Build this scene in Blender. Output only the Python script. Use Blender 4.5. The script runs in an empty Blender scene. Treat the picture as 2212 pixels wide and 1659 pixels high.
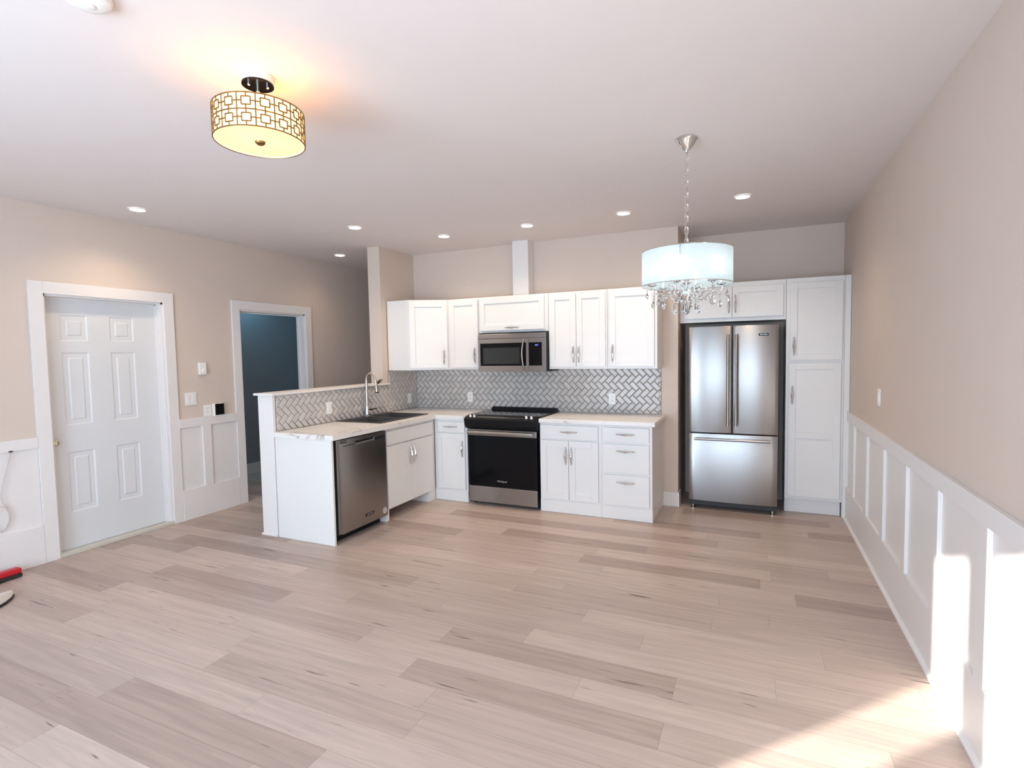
import bpy, bmesh, math, random
from mathutils import Vector, Matrix
random.seed(7)
SC = bpy.context.scene
COL = SC.collection
PI = math.pi

# ------------------------------------------------------------------ camera
F_PX, YAW, PITCH, ROLL = 1149.96, 24.415, -3.245, -1.026
CAM = Vector((3.7454, -5.4343, 1.5472))
cd = bpy.data.cameras.new('camera'); cam = bpy.data.objects.new('camera', cd); COL.objects.link(cam)
cd.sensor_fit = 'HORIZONTAL'; cd.sensor_width = 36.0; cd.lens = F_PX / 2212 * 36.0
cd.clip_start = .02; cd.clip_end = 100
_y, _p, _r = map(math.radians, (YAW, PITCH, ROLL))
_f = Vector((-math.sin(_y) * math.cos(_p), math.cos(_y) * math.cos(_p), math.sin(_p)))
_rt = Vector((math.cos(_y), math.sin(_y), 0)); _up = _rt.cross(_f)
_r2 = _rt * math.cos(_r) + _up * math.sin(_r); _u2 = _up * math.cos(_r) - _rt * math.sin(_r)
cam.matrix_world = Matrix(((_r2.x, _u2.x, -_f.x, CAM.x), (_r2.y, _u2.y, -_f.y, CAM.y), (_r2.z, _u2.z, -_f.z, CAM.z), (0, 0, 0, 1)))
SC.camera = cam

# ------------------------------------------------------------------ world, sun, exposure
SC.view_settings.view_transform = 'Standard'; SC.view_settings.look = 'None'
SC.view_settings.exposure = 0.10; SC.view_settings.gamma = 1.0; SC.view_settings.use_curve_mapping = False
SC.cycles.use_denoising = True
SC.cycles.max_bounces = 10; SC.cycles.diffuse_bounces = 5; SC.cycles.glossy_bounces = 4
SC.cycles.transmission_bounces = 6; SC.cycles.transparent_max_bounces = 10
SC.cycles.sample_clamp_indirect = 8.0; SC.cycles.caustics_reflective = False; SC.cycles.caustics_refractive = False
W = bpy.data.worlds.new('sky'); SC.world = W; W.use_nodes = True
bg = W.node_tree.nodes['Background']; bg.inputs[0].default_value = (.61, .80, 1.0, 1); bg.inputs[1].default_value = 13.5

def lamp(name, kind, loc, energy, col, direction=None, **kw):
    l = bpy.data.lights.new(name, kind); l.energy = energy; l.color = col
    for k, v in kw.items(): setattr(l, k, v)
    o = bpy.data.objects.new(name, l); COL.objects.link(o); o.location = loc
    if direction is not None: o.rotation_euler = Vector(direction).to_track_quat('-Z', 'Y').to_euler()
    return o
SUN_DIR = (.68, .733, -.272)
lamp('sun', 'SUN', (0, -9, 5), 15.0, (1.0, .95, .86), SUN_DIR, angle=math.radians(.7))

# ------------------------------------------------------------------ dimensions (metres); back wall of the kitchen is y = 0
XL, XR, ZC, YW = -1.2325, 4.535, 2.751, -6.8
PT = .16           # partition thickness
WINDOWS = [(.35, .83, .10, 2.255), (.92, 1.95, .10, 2.255), (2.35, 4.15, .80, 2.07)]  # the last opening is added out of view to let in more daylight
for i, (a, b, c, d) in enumerate(WINDOWS):      # portals: they only help sample the sky through the openings
    p = lamp('window_portal', 'AREA', ((a + b) / 2, YW - .13, (c + d) / 2), 1, (1, 1, 1), (0, 1, 0), shape='RECTANGLE', size=b - a, size_y=d - c)
    p.data.cycles.is_portal = True

# ------------------------------------------------------------------ materials
def nt(name):
    m = bpy.data.materials.new(name); m.use_nodes = True
    return m, m.node_tree.nodes, m.node_tree.links, m.node_tree.nodes['Principled BSDF']
def mat(name, col, rough=.5, metal=0.0, noise=0.0, nscale=30.0, bump=0.0, spec=.5, coat=0.0, ior=None, trans=0.0, emit=None, estr=0.0, stretch=None):
    m, N, L, b = nt(name)
    b.inputs['Base Color'].default_value = (*col, 1); b.inputs['Roughness'].default_value = rough
    b.inputs['Metallic'].default_value = metal; b.inputs['Specular IOR Level'].default_value = spec
    b.inputs['Coat Weight'].default_value = coat; b.inputs['Transmission Weight'].default_value = trans
    if ior: b.inputs['IOR'].default_value = ior
    if emit: b.inputs['Emission Color'].default_value = (*emit, 1); b.inputs['Emission Strength'].default_value = estr
    g = N.new('ShaderNodeNewGeometry'); mp = N.new('ShaderNodeMapping'); L.new(g.outputs['Position'], mp.inputs[0])
    if stretch: mp.inputs['Scale'].default_value = stretch
    n = N.new('ShaderNodeTexNoise'); n.inputs['Scale'].default_value = nscale; n.inputs['Detail'].default_value = 3
    L.new(mp.outputs[0], n.inputs['Vector'])
    if noise:
        mx = N.new('ShaderNodeMix'); mx.data_type = 'RGBA'
        mx.inputs[6].default_value = (*[c * (1 - noise) for c in col], 1); mx.inputs[7].default_value = (*[min(1, c * (1 + noise)) for c in col], 1)
        L.new(n.outputs[0], mx.inputs[0]); L.new(mx.outputs[2], b.inputs['Base Color'])
    if bump:
        bp = N.new('ShaderNodeBump'); bp.inputs['Strength'].default_value = bump; bp.inputs['Distance'].default_value = .002
        L.new(n.outputs[0], bp.inputs['Height']); L.new(bp.outputs[0], b.inputs['Normal'])
    return m
def steel(name, stretch, col=(.37, .355, .345), rough=.30, aniso_rot=0.25):
    m, N, L, b = nt(name)
    b.inputs['Metallic'].default_value = 1.0; b.inputs['Base Color'].default_value = (*col, 1)
    g = N.new('ShaderNodeNewGeometry'); mp = N.new('ShaderNodeMapping'); L.new(g.outputs['Position'], mp.inputs[0])
    mp.inputs['Scale'].default_value = stretch
    n = N.new('ShaderNodeTexNoise'); n.inputs['Scale'].default_value = 60; n.inputs['Detail'].default_value = 4
    L.new(mp.outputs[0], n.inputs['Vector'])
    r = N.new('ShaderNodeMapRange'); r.inputs['To Min'].default_value = rough - .015; r.inputs['To Max'].default_value = rough + .03
    L.new(n.outputs[0], r.inputs['Value']); L.new(r.outputs[0], b.inputs['Roughness'])
    tg = N.new('ShaderNodeTangent'); tg.direction_type = 'RADIAL'; tg.axis = 'Z'; L.new(tg.outputs[0], b.inputs['Tangent'])
    b.inputs['Anisotropic'].default_value = .85; b.inputs['Anisotropic Rotation'].default_value = aniso_rot
    return m

M = {}
M['wall'] = mat('wall_paint', (.66, .56, .485), .75, noise=.02, nscale=6, bump=.08)
M['ceil'] = mat('ceiling_paint', (.765, .710, .695), .85, noise=.015, nscale=8, bump=.1)
M['trim'] = mat('white_trim_paint', (.78, .75, .735), .38, noise=.012, nscale=5)
M['cab'] = mat('white_cabinet_paint', (.785, .77, .75), .33, noise=.01, nscale=4)
M['door'] = mat('white_door_paint', (.70, .71, .72), .42, noise=.01, nscale=5)
M['plastic'] = mat('white_plastic', (.85, .83, .80), .3, noise=.01)
M['dim_paint'] = mat('grey_blue_paint', (.30, .295, .305), .8, noise=.03, nscale=4)
M['chrome'] = mat('polished_chrome', (.80, .80, .80), .08, 1.0, noise=.02, nscale=60)
M['nickel'] = mat('brushed_nickel', (.58, .52, .45), .24, 1.0, noise=.04, nscale=200)
M['brass'] = mat('pale_brass', (.85, .74, .50), .2, 1.0, noise=.03)
M['bronze'] = mat('dark_bronze_wire', (.30, .19, .08), .35, 1.0, noise=.1, nscale=80)
M['black_glass'] = mat('black_glass', (.006, .006, .007), .09, noise=.1, spec=.16)
M['black'] = mat('black_enamel', (.008, .008, .009), .35, noise=.1, nscale=50, spec=.2)
M['dark'] = mat('dark_plastic', (.02, .02, .021), .5, noise=.1)  # near-black plastic for feet, soles, pockets and slots
M['grey_window'] = mat('smoked_glass', (.022, .026, .026), .12, noise=.1)
M['sink'] = mat('charcoal_composite', (.035, .036, .04), .45, noise=.25, nscale=400)
M['red'] = mat('red_plastic', (.52, .008, .02), .3, noise=.06, nscale=20)
M['offwhite'] = mat('off_white_rubber', (.78, .76, .70), .55, noise=.05, nscale=40)
M['cord'] = mat('grey_cord', (.55, .46, .43), .5, noise=.05)
M['grout'] = mat('shade_darkened_grout', (.055, .052, .05), .8, noise=.1, nscale=80)  # grout darkened so the joints carry the shadow line along tile edges
M['sill'] = mat('beige_threshold', (.60, .57, .50), .5, noise=.04)
M['steel_v'] = steel('brushed_steel_vertical', (12, 12, .25))
M['steel_h'] = steel('brushed_steel_horizontal', (.25, .25, 12))
M['steel_warm'] = steel('brushed_steel_dishwasher', (12, 12, .25), (.36, .33, .31), .25)
M['crystal'] = mat('cut_crystal', (.97, .98, 1.0), .0, trans=1.0, ior=1.55, noise=.01)
M['lit_disc'] = mat('lit_downlight_lens', (1, 1, 1), .4, emit=(1.0, .93, .82), estr=14)
M['bulb'] = mat('lit_bulb', (1, 1, 1), .4, emit=(.90, .97, 1.0), estr=12)
M['warm_bulb'] = mat('lit_warm_bulb', (1, 1, 1), .4, emit=(1.0, .55, .18), estr=8)
M['digits'] = mat('blue_display_digits', (.05, .08, .8), .4, emit=(.12, .2, 1.0), estr=2.5)
M['badge_ink'] = mat('silver_lettering', (.62, .62, .62), .3, .6, noise=.02)
M['wax'] = mat('candle_sleeve', (.90, .90, .88), .4, noise=.02)

def make_floor():
    m, N, L, b = nt('grey_oak_planks')
    g = N.new('ShaderNodeNewGeometry'); s = N.new('ShaderNodeSeparateXYZ'); L.new(g.outputs['Position'], s.inputs[0])
    def math_(op, a, bb=None, c=None):
        n = N.new('ShaderNodeMath'); n.operation = op
        for i, v in enumerate((a, bb, c)):
            if v is None: continue
            if isinstance(v, (int, float)): n.inputs[i].default_value = v
            else: L.new(v, n.inputs[i])
        return n.outputs[0]
    PW, PL = .168, 1.22
    ry = math_('DIVIDE', math_('ADD', s.outputs['Y'], 2.23 + PW * 60), PW)
    row = math_('FLOOR', ry); fy = math_('SUBTRACT', ry, row)
    wn = N.new('ShaderNodeTexWhiteNoise'); wn.noise_dimensions = '1D'; L.new(row, wn.inputs['W'])
    rx = math_('ADD', math_('DIVIDE', math_('ADD', s.outputs['X'], 40), PL), wn.outputs['Value'])
    colx = math_('FLOOR', rx); fx = math_('SUBTRACT', rx, colx)
    cv = N.new('ShaderNodeCombineXYZ'); L.new(row, cv.inputs[0]); L.new(colx, cv.inputs[1])
    wp = N.new('ShaderNodeTexWhiteNoise'); wp.noise_dimensions = '2D'; L.new(cv.outputs[0], wp.inputs['Vector'])
    # grain, shifted per plank
    gv = N.new('ShaderNodeCombineXYZ')
    L.new(math_('MULTIPLY', s.outputs['X'], 1.0), gv.inputs[0]); L.new(math_('MULTIPLY', s.outputs['Y'], 16.0), gv.inputs[1])
    L.new(math_('MULTIPLY', wp.outputs['Value'], 37.0), gv.inputs[2])
    gr = N.new('ShaderNodeTexNoise'); gr.inputs['Scale'].default_value = 2.2; gr.inputs['Detail'].default_value = 6; gr.inputs['Distortion'].default_value = .6
    L.new(gv.outputs[0], gr.inputs['Vector'])
    # dark splits
    kv = N.new('ShaderNodeCombineXYZ')
    L.new(math_('MULTIPLY', s.outputs['X'], 2.4), kv.inputs[0]); L.new(math_('MULTIPLY', s.outputs['Y'], 34.0), kv.inputs[1])
    L.new(math_('MULTIPLY', wp.outputs['Value'], 91.0), kv.inputs[2])
    kn = N.new('ShaderNodeTexNoise'); kn.inputs['Scale'].default_value = 1.25; kn.inputs['Detail'].default_value = 2.5; kn.inputs['Distortion'].default_value = .3
    L.new(kv.outputs[0], kn.inputs['Vector'])
    kr = N.new('ShaderNodeMapRange'); kr.inputs['From Min'].default_value = .685; kr.inputs['From Max'].default_value = .74
    L.new(kn.outputs[0], kr.inputs['Value'])
    ramp = N.new('ShaderNodeValToRGB'); e = ramp.color_ramp.elements
    e[0].position = 0.0; e[0].color = (.385, .292, .245, 1); e[1].position = 1.0; e[1].color = (.555, .445, .385, 1)
    for ps, cc in ((.16, (.415, .320, .272, 1)), (.30, (.470, .372, .318, 1)), (.62, (.515, .410, .352, 1))):
        q = ramp.color_ramp.elements.new(ps); q.color = cc
    L.new(wp.outputs['Value'], ramp.inputs[0])
    grr = N.new('ShaderNodeMapRange'); grr.inputs['From Min'].default_value = .3; grr.inputs['From Max'].default_value = .75
    grr.inputs['To Min'].default_value = .86; grr.inputs['To Max'].default_value = 1.10
    L.new(gr.outputs[0], grr.inputs['Value'])
    mul = N.new('ShaderNodeVectorMath'); mul.operation = 'SCALE'; L.new(ramp.outputs[0], mul.inputs[0]); L.new(grr.outputs[0], mul.inputs['Scale'])
    # seams
    ey = math_('MULTIPLY', math_('MINIMUM', fy, math_('SUBTRACT', 1.0, fy)), PW)
    ex = math_('MULTIPLY', math_('MINIMUM', fx, math_('SUBTRACT', 1.0, fx)), PL)
    seam = math_('LESS_THAN', math_('MINIMUM', ey, ex), .0011)
    dk = math_('MAXIMUM', math_('MULTIPLY', kr.outputs[0], .85), math_('MULTIPLY', seam, .38))
    mx = N.new('ShaderNodeMix'); mx.data_type = 'RGBA'; L.new(dk, mx.inputs[0]); L.new(mul.outputs[0], mx.inputs[6]); mx.inputs[7].default_value = (.09, .065, .05, 1)
    L.new(mx.outputs[2], b.inputs['Base Color'])
    b.inputs['Roughness'].default_value = .42; b.inputs['Specular IOR Level'].default_value = .45
    bp = N.new('ShaderNodeBump'); bp.inputs['Strength'].default_value = .12; bp.inputs['Distance'].default_value = .002
    L.new(gr.outputs[0], bp.inputs['Height']); L.new(bp.outputs[0], b.inputs['Normal'])
    return m
M['floor'] = make_floor()

def make_marble():
    m, N, L, b = nt('white_marble_laminate')
    g = N.new('ShaderNodeNewGeometry')
    w = N.new('ShaderNodeTexNoise'); w.inputs['Scale'].default_value = 1.6; w.inputs['Detail'].default_value = 5; w.inputs['Distortion'].default_value = 1.6
    L.new(g.outputs['Position'], w.inputs['Vector'])
    a = N.new('ShaderNodeMath'); a.operation = 'SUBTRACT'; a.inputs[1].default_value = .5; L.new(w.outputs[0], a.inputs[0])
    ab = N.new('ShaderNodeMath'); ab.operation = 'ABSOLUTE'; L.new(a.outputs[0], ab.inputs[0])
    r = N.new('ShaderNodeMapRange'); r.inputs['From Min'].default_value = 0; r.inputs['From Max'].default_value = .022; r.inputs['To Min'].default_value = 1; r.inputs['To Max'].default_value = 0
    L.new(ab.outputs[0], r.inputs['Value'])
    c = N.new('ShaderNodeTexNoise'); c.inputs['Scale'].default_value = 3.0; L.new(g.outputs['Position'], c.inputs['Vector'])
    q = N.new('ShaderNodeMapRange'); q.inputs['From Min'].default_value = .45; q.inputs['From Max'].default_value = .65; q.inputs['To Max'].default_value = .8
    L.new(c.outputs[0], q.inputs['Value'])
    mu = N.new('ShaderNodeMath'); mu.operation = 'MULTIPLY'; L.new(r.outputs[0], mu.inputs[0]); L.new(q.outputs[0], mu.inputs[1])
    mx = N.new('ShaderNodeMix'); mx.data_type = 'RGBA'; mx.inputs[6].default_value = (.80, .775, .75, 1); mx.inputs[7].default_value = (.33, .27, .22, 1)
    L.new(mu.outputs[0], mx.inputs[0]); L.new(mx.outputs[2], b.inputs['Base Color'])
    b.inputs['Roughness'].default_value = .22
    return m
M['marble'] = make_marble()

def make_tile():
    m, N, L, b = nt('glazed_grey_tile')
    g = N.new('ShaderNodeNewGeometry')
    mx = N.new('ShaderNodeMix'); mx.data_type = 'RGBA'; mx.inputs[6].default_value = (.53, .495, .465, 1); mx.inputs[7].default_value = (.61, .575, .545, 1)
    L.new(g.outputs['Random Per Island'], mx.inputs[0]); L.new(mx.outputs[2], b.inputs['Base Color'])
    b.inputs['Roughness'].default_value = .17; b.inputs['Specular IOR Level'].default_value = .32
    return m
M['tile'] = make_tile()

def fabric(name, col, tra, glow=None, gstr=0):
    m, N, L, b = nt(name)
    out = N['Material Output']
    n = N.new('ShaderNodeTexNoise'); n.inputs['Scale'].default_value = 250
    mx = N.new('ShaderNodeMix'); mx.data_type = 'RGBA'; mx.inputs[6].default_value = (*[c * .96 for c in col], 1); mx.inputs[7].default_value = (*col, 1)
    L.new(n.outputs[0], mx.inputs[0])
    d = N.new('ShaderNodeBsdfDiffuse'); t = N.new('ShaderNodeBsdfTranslucent'); x = N.new('ShaderNodeBsdfTransparent')
    L.new(mx.outputs[2], d.inputs[0]); L.new(mx.outputs[2], t.inputs[0])
    a = N.new('ShaderNodeMixShader'); a.inputs[0].default_value = .6; L.new(d.outputs[0], a.inputs[1]); L.new(t.outputs[0], a.inputs[2])
    c = N.new('ShaderNodeMixShader'); c.inputs[0].default_value = tra; L.new(a.outputs[0], c.inputs[1]); L.new(x.outputs[0], c.inputs[2])
    last = c.outputs[0]
    if glow:                                    # a lit lampshade
        em = N.new('ShaderNodeEmission'); em.inputs[0].default_value = (*glow, 1); em.inputs[1].default_value = gstr
        ad = N.new('ShaderNodeAddShader'); L.new(last, ad.inputs[0]); L.new(em.outputs[0], ad.inputs[1]); last = ad.outputs[0]
    L.new(last, out.inputs[0]); N.remove(b)
    return m
M['sheer'] = fabric('sheer_white_organza', (.84, .93, .94), .38, (.80, .96, 1.0), .06)
M['linen'] = fabric('cream_lamp_fabric', (.95, .87, .70), .0, (1.0, .86, .52), .55)
M['frost'] = fabric('frosted_diffuser', (.95, .86, .66), .0, (1.0, .78, .40), .26)

# ------------------------------------------------------------------ mesh helpers
class MB:
    def __init__(s): s.bm = bmesh.new()
    def box(s, x0, x1, y0, y1, z0, z1):
        v = [s.bm.verts.new((x, y, z)) for x in (x0, x1) for y in (y0, y1) for z in (z0, z1)]
        for f in ((0, 1, 3, 2), (4, 6, 7, 5), (0, 4, 5, 1), (2, 3, 7, 6), (0, 2, 6, 4), (1, 5, 7, 3)): s.bm.faces.new([v[i] for i in f])
        return s
    def prism(s, poly, h0, h1, axis='z'):
        def P(a, b, h): return {'z': (a, b, h), 'y': (a, h, b), 'x': (h, a, b)}[axis]
        lo = [s.bm.verts.new(P(a, b, h0)) for a, b in poly]; hi = [s.bm.verts.new(P(a, b, h1)) for a, b in poly]
        s.bm.faces.new(lo[::-1]); s.bm.faces.new(hi); n = len(poly)
        for i in range(n): s.bm.faces.new((lo[i], lo[(i + 1) % n], hi[(i + 1) % n], hi[i]))
        return s
    def lathe(s, prof, c=(0, 0, 0), axis=(0, 0, 1), n=24, cap=True):
        a = Vector(axis).normalized(); u = a.orthogonal().normalized(); w = a.cross(u); c = Vector(c)
        rings = []
        for r, h in prof:
            rings.append([s.bm.verts.new(c + a * h + (u * math.cos(2 * PI * k / n) + w * math.sin(2 * PI * k / n)) * max(r, 1e-4)) for k in range(n)])
        for A, B in zip(rings, rings[1:]):
            for k in range(n): s.bm.faces.new((A[k], A[(k + 1) % n], B[(k + 1) % n], B[k]))
        if cap: s.bm.faces.new(rings[0][::-1]); s.bm.faces.new(rings[-1])
        return s
    def cyl(s, p0, p1, r, r1=None, n=16):
        p0, p1 = Vector(p0), Vector(p1); return s.lathe([(r, 0), (r if r1 is None else r1, (p1 - p0).length)], p0, p1 - p0, n)
    def tube(s, pts, r, n=8, closed=False):
        pts = [Vector(p) for p in pts]; m = len(pts); rings = []; u = None
        for i, p in enumerate(pts):
            if closed: t = (pts[(i + 1) % m] - pts[i - 1]).normalized()
            else: t = (pts[min(i + 1, m - 1)] - pts[max(i - 1, 0)]).normalized()
            if u is None: u = t.orthogonal().normalized()
            u = (u - t * u.dot(t)); u = u.normalized() if u.length > 1e-6 else t.orthogonal().normalized()
            w = t.cross(u); rr = r[i] if isinstance(r, (list, tuple)) else r
            rings.append([s.bm.verts.new(p + (u * math.cos(2 * PI * k / n) + w * math.sin(2 * PI * k / n)) * rr) for k in range(n)])
        for A, B in list(zip(rings, rings[1:])) + ([(rings[-1], rings[0])] if closed else []):
            for k in range(n): s.bm.faces.new((A[k], A[(k + 1) % n], B[(k + 1) % n], B[k]))
        if not closed: s.bm.faces.new(rings[0][::-1]); s.bm.faces.new(rings[-1])
        return s
    def sphere(s, c, r, seg=12):
        prof = [(r * math.sin(PI * k / seg), -r * math.cos(PI * k / seg)) for k in range(seg + 1)]
        return s.lathe(prof, c, (0, 0, 1), seg * 2)
    def build(s, name, m, parent=None, bevel=0.0, smooth=False, seg=2, off=None):
        bm = s.bm
        bmesh.ops.recalc_face_normals(bm, faces=bm.faces[:])
        if bevel:
            bmesh.ops.bevel(bm, geom=[e for e in bm.edges if len(e.link_faces) == 2 and e.calc_face_angle(0) > .5], offset=bevel, segments=seg, profile=.5, affect='EDGES', clamp_overlap=True)
        me = bpy.data.meshes.new(name)
        if off is not None: bmesh.ops.translate(bm, verts=bm.verts[:], vec=-Vector(off))
        bm.to_mesh(me); bm.free()
        me.materials.append(m)
        if smooth:
            for p in me.polygons: p.use_smooth = True
            me.set_sharp_from_angle(angle=math.radians(40))
        o = bpy.data.objects.new(name, me); COL.objects.link(o)
        if parent: o.parent = parent
        return o
def tag(o, label=None, cat=None, group=None, kind=None):
    for k, v in (('label', label), ('category', cat), ('group', group), ('kind', kind)):
        if v: o[k] = v
    return o
def thing(name, label, cat, loc=(0, 0, 0), rz=0, group=None, kind=None):
    o = bpy.data.objects.new(name, None); COL.objects.link(o); o.location = loc; o.rotation_euler = (0, 0, rz); o.empty_display_size = .1
    return tag(o, label, cat, group, kind)
def struct(name, mb, m, bevel=0, label=None):
    o = mb.build(name, m, bevel=bevel); o['kind'] = 'structure'
    if label: o['label'] = label
    return o
def text(name, s, size, m, parent, mw, extrude=.0006):
    c = bpy.data.curves.new(name, 'FONT'); c.body = s; c.size = size; c.extrude = extrude; c.align_x = 'CENTER'; c.align_y = 'CENTER'
    t = bpy.data.objects.new(name + '_tmp', c); COL.objects.link(t)
    bpy.context.view_layer.update()
    me = bpy.data.meshes.new_from_object(t.evaluated_get(bpy.context.evaluated_depsgraph_get()))
    bpy.data.objects.remove(t); bpy.data.curves.remove(c)
    me.materials.clear(); me.materials.append(m); me.transform(mw)
    o = bpy.data.objects.new(name, me); COL.objects.link(o); o.parent = parent
    return o
# text facing -y, upright: local x -> x, local y -> z, normal -> -y
def face_front(x, y, z): return Matrix(((1, 0, 0, x), (0, 0, -1, y), (0, 1, 0, z), (0, 0, 0, 1)))

# ------------------------------------------------------------------ the room shell
struct('floor', MB().box(-3.2, XR + .2, YW - .2, 2.5, -.1, 0), M['floor'])
struct('ceiling', MB().box(-3.2, XR + .2, YW - .2, 2.5, ZC, ZC + .1), M['ceil'])
D1 = (-3.170, -2.252, 2.077); D2 = (-1.455, -.540, 2.070)     # door openings on the left wall: y0, y1, height
w = MB(); T = XL - .12
w.box(T, XL, YW, D1[0], 0, ZC).box(T, XL, D1[0], D1[1], D1[2], ZC).box(T, XL, D1[1], D2[0], 0, ZC).box(T, XL, D2[0], D2[1], D2[2], ZC).box(T, XL, D2[1], 2.3, 0, ZC)
struct('wall_left', w, M['wall'])
struct('wall_right', MB().box(XR, XR + .12, YW, .74, 0, ZC), M['wall'])
w = MB(); xs = XL
for a, b, c, d in WINDOWS:
    w.box(xs, a, YW - .12, YW, 0, ZC).box(a, b, YW - .12, YW, 0, c).box(a, b, YW - .12, YW, d, ZC); xs = b
w.box(xs, XR, YW - .12, YW, 0, ZC)
struct('wall_front', w, M['wall'])
# kitchen back wall, niche walls and the fridge recess
w = MB().box(0, 3.072, 0, .12, 0, ZC).box(2.95, 3.072, .12, .62, 0, ZC).box(2.95, XR, .62, .74, 0, ZC)
struct('wall_back', w, M['wall'])
# partition: full height stub plus pony wall
w = MB().box(-PT, 0, -.648, 2.3, 0, ZC).box(-PT, 0, -2.125, -.648, 0, 1.225)
struct('wall_partition', w, M['wall'])
struct('wall_hall', MB().box(XL, -PT, 2.3, 2.4, 0, ZC), M['wall'])
# boxed vent chase above the cabinets
struct('wall_chase', MB().box(1.377, 1.56, -.15, 0, 2.15, ZC), M['trim'], .002)
# dim room behind the left-hand doorway
w = MB().box(-2.52, -2.40, -1.9, .9, 0, ZC).box(-2.4, T, -2.0, -1.9, 0, ZC).box(-2.4, T, .9, 1.0, 0, ZC)
struct('wall_dim_room', w, M['dim_paint'])
struct('baseboard_dim_room', MB().box(-2.4, -2.385, -1.9, .9, 0, .14), M['trim'], .003)
# pony wall end board, cap
struct('trim_1', MB().box(-PT - .012, .002, -2.150, -2.124, 0, 1.226).box(-PT - .012, -PT, -2.124, -.648, 0, .95).box(-PT - .024, .003, -2.160, -2.15, 0, .018), M['trim'], .0015)
struct('trim_2', MB().box(-PT - .035, .036, -2.178, -.648, 1.226, 1.246).box(0, .036, -.648, -.56, 1.226, 1.246), M['trim'], .004)

# wainscot
def wainscot(name, x, sgn, y0, y1, stiles, endstile=(0, 0)):
    a, b = sorted((x, x + sgn * .005)); p, q = sorted((x, x + sgn * .022))
    mb = MB().box(a, b, y0, y1, .02, .95).box(p, q, y0, y1, 0, .292).box(p, q, y0, y1, .895, .978)
    for s0, s1 in stiles: mb.box(p, q, s0, s1, .292, .895)
    return struct(name, mb, M['trim'], .0015)
wainscot('trim_3', XL, 1, YW, -3.262, [(-3.92, -3.83), (-4.48, -4.39), (-5.04, -4.95)])
wainscot('trim_4', XL, 1, -2.163, -1.549, [(-1.932, -1.843)])
wainscot('trim_5', XL, 1, -.437, 2.3, [(.1, .19), (.66, .75)])
st = [-.238, -.80, -1.36, -1.915, -2.472, -3.03, -3.59, -4.15, -4.71, -5.27, -5.83, -6.39]
wainscot('trim_6', XR, -1, YW, .15, [(s, s + .09) for s in st])
struct('baseboard_right', MB().prism([(XR - .022, 0), (XR - .040, 0), (XR - .039, .008), (XR - .034, .014), (XR - .022, .018)], YW, .15, 'y'), M['trim'])
struct('baseboard_stub', MB().box(2.93, 3.084, -.014, 0, 0, .14).box(3.072, 3.084, 0, .15, 0, .14), M['trim'], .002)
struct('baseboard_front', MB().box(XL, .33, YW, YW + .014, 0, .14), M['trim'], .002)

# casings, jambs, doors
def door_frame(name, d, label, leaf):
    y0, y1, h = d; r = thing(name, label, None, (XL, (y0 + y1) / 2, 0), kind='structure'); o = r.location
    c = .091
    MB().box(XL, XL + .020, y0 - c, y0 + .002, 0, h + c).box(XL, XL + .020, y1 - .002, y1 + c, 0, h + c).box(XL, XL + .020, y0 + .002, y1 - .002, h - .002, h + c).build('casing', M['trim'], r, .002, off=o)
    MB().box(T, XL, y0, y0 + .018, 0, h).box(T, XL, y1 - .018, y1, 0, h).box(T, XL, y0, y1, h - .018, h).build('jamb', M['trim'], r, off=o)
    MB().box(XL - .085, XL - .055 - .02, y1 - .03, y1 - .018, 0, h - .018).box(XL - .085, XL - .075, y0 + .018, y0 + .03, 0, h - .018).box(XL - .085, XL - .075, y0 + .018, y1 - .018, h - .03, h - .018).build('stop', M['trim'], r, .002, off=o)
    if leaf:
        X = XL - .086; a, b = y0 + .020, y1 - .020
        mb = MB().box(X - .040, X - .006, a, b, .022, h - .022)
        # six moulded panels: sunk moulding with a raised field, built from nested frustums
        for (p0, p1) in ((-3.025, -2.830), (-2.662, -2.468)):
            for (q0, q1) in ((.318, .812), (1.030, 1.622), (1.715, 1.925)):
                v = []
                for ins, dx in ((0, 0), (.018, -.0105), (.036, -.0105), (.052, -.001)):
                    v.append([mb.bm.verts.new((X + dx, yy, zz)) for yy, zz in ((p0 + ins, q0 + ins), (p1 - ins, q0 + ins), (p1 - ins, q1 - ins), (p0 + ins, q1 - ins))])
                for A, B in zip(v, v[1:]):
                    for k in range(4): mb.bm.faces.new((A[k], A[(k + 1) % 4], B[(k + 1) % 4], B[k]))
                mb.bm.faces.new(v[-1])
        # flat skin around the panels
        ys = [a, -3.025, -2.830, -2.662, -2.468, b]; zs = [.022, .318, .812, 1.030, 1.622, 1.715, 1.925, h - .022]
        for i in range(5):
            for j in range(7):
                if i in (1, 3) and j in (1, 3, 5): continue
                mb.bm.faces.new([mb.bm.verts.new((X, yy, zz)) for yy, zz in ((ys[i], zs[j]), (ys[i + 1], zs[j]), (ys[i + 1], zs[j + 1]), (ys[i], zs[j + 1]))])
        lf = mb.build('leaf', M['door'], r, off=o)
        kb = MB().lathe([(.030, 0), (.030, .006), (.012, .010), (.011, .030), (.026, .038), (.030, .050), (.026, .060), (.008, .066)], (X, -3.132, .905), (1, 0, 0), 20)
        k = kb.build('knob', M['brass'], r, smooth=True, off=o); k.parent = lf; k['label'] = 'round pale brass knob'
        MB().box(X - .05, XL + .012, y0 + .018, y1 - .018, 0, .018).box(XL - .03, XL + .016, y0 + .002, y1 - .002, 0, .028).build('threshold', M['sill'], r, .003, off=o)
    return r
door_frame('door_1', D1, 'closed white six panel door on left wall with brass knob', True)
door_frame('door_2', D2, 'open doorway with white casing into dim blue room', False)
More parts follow.
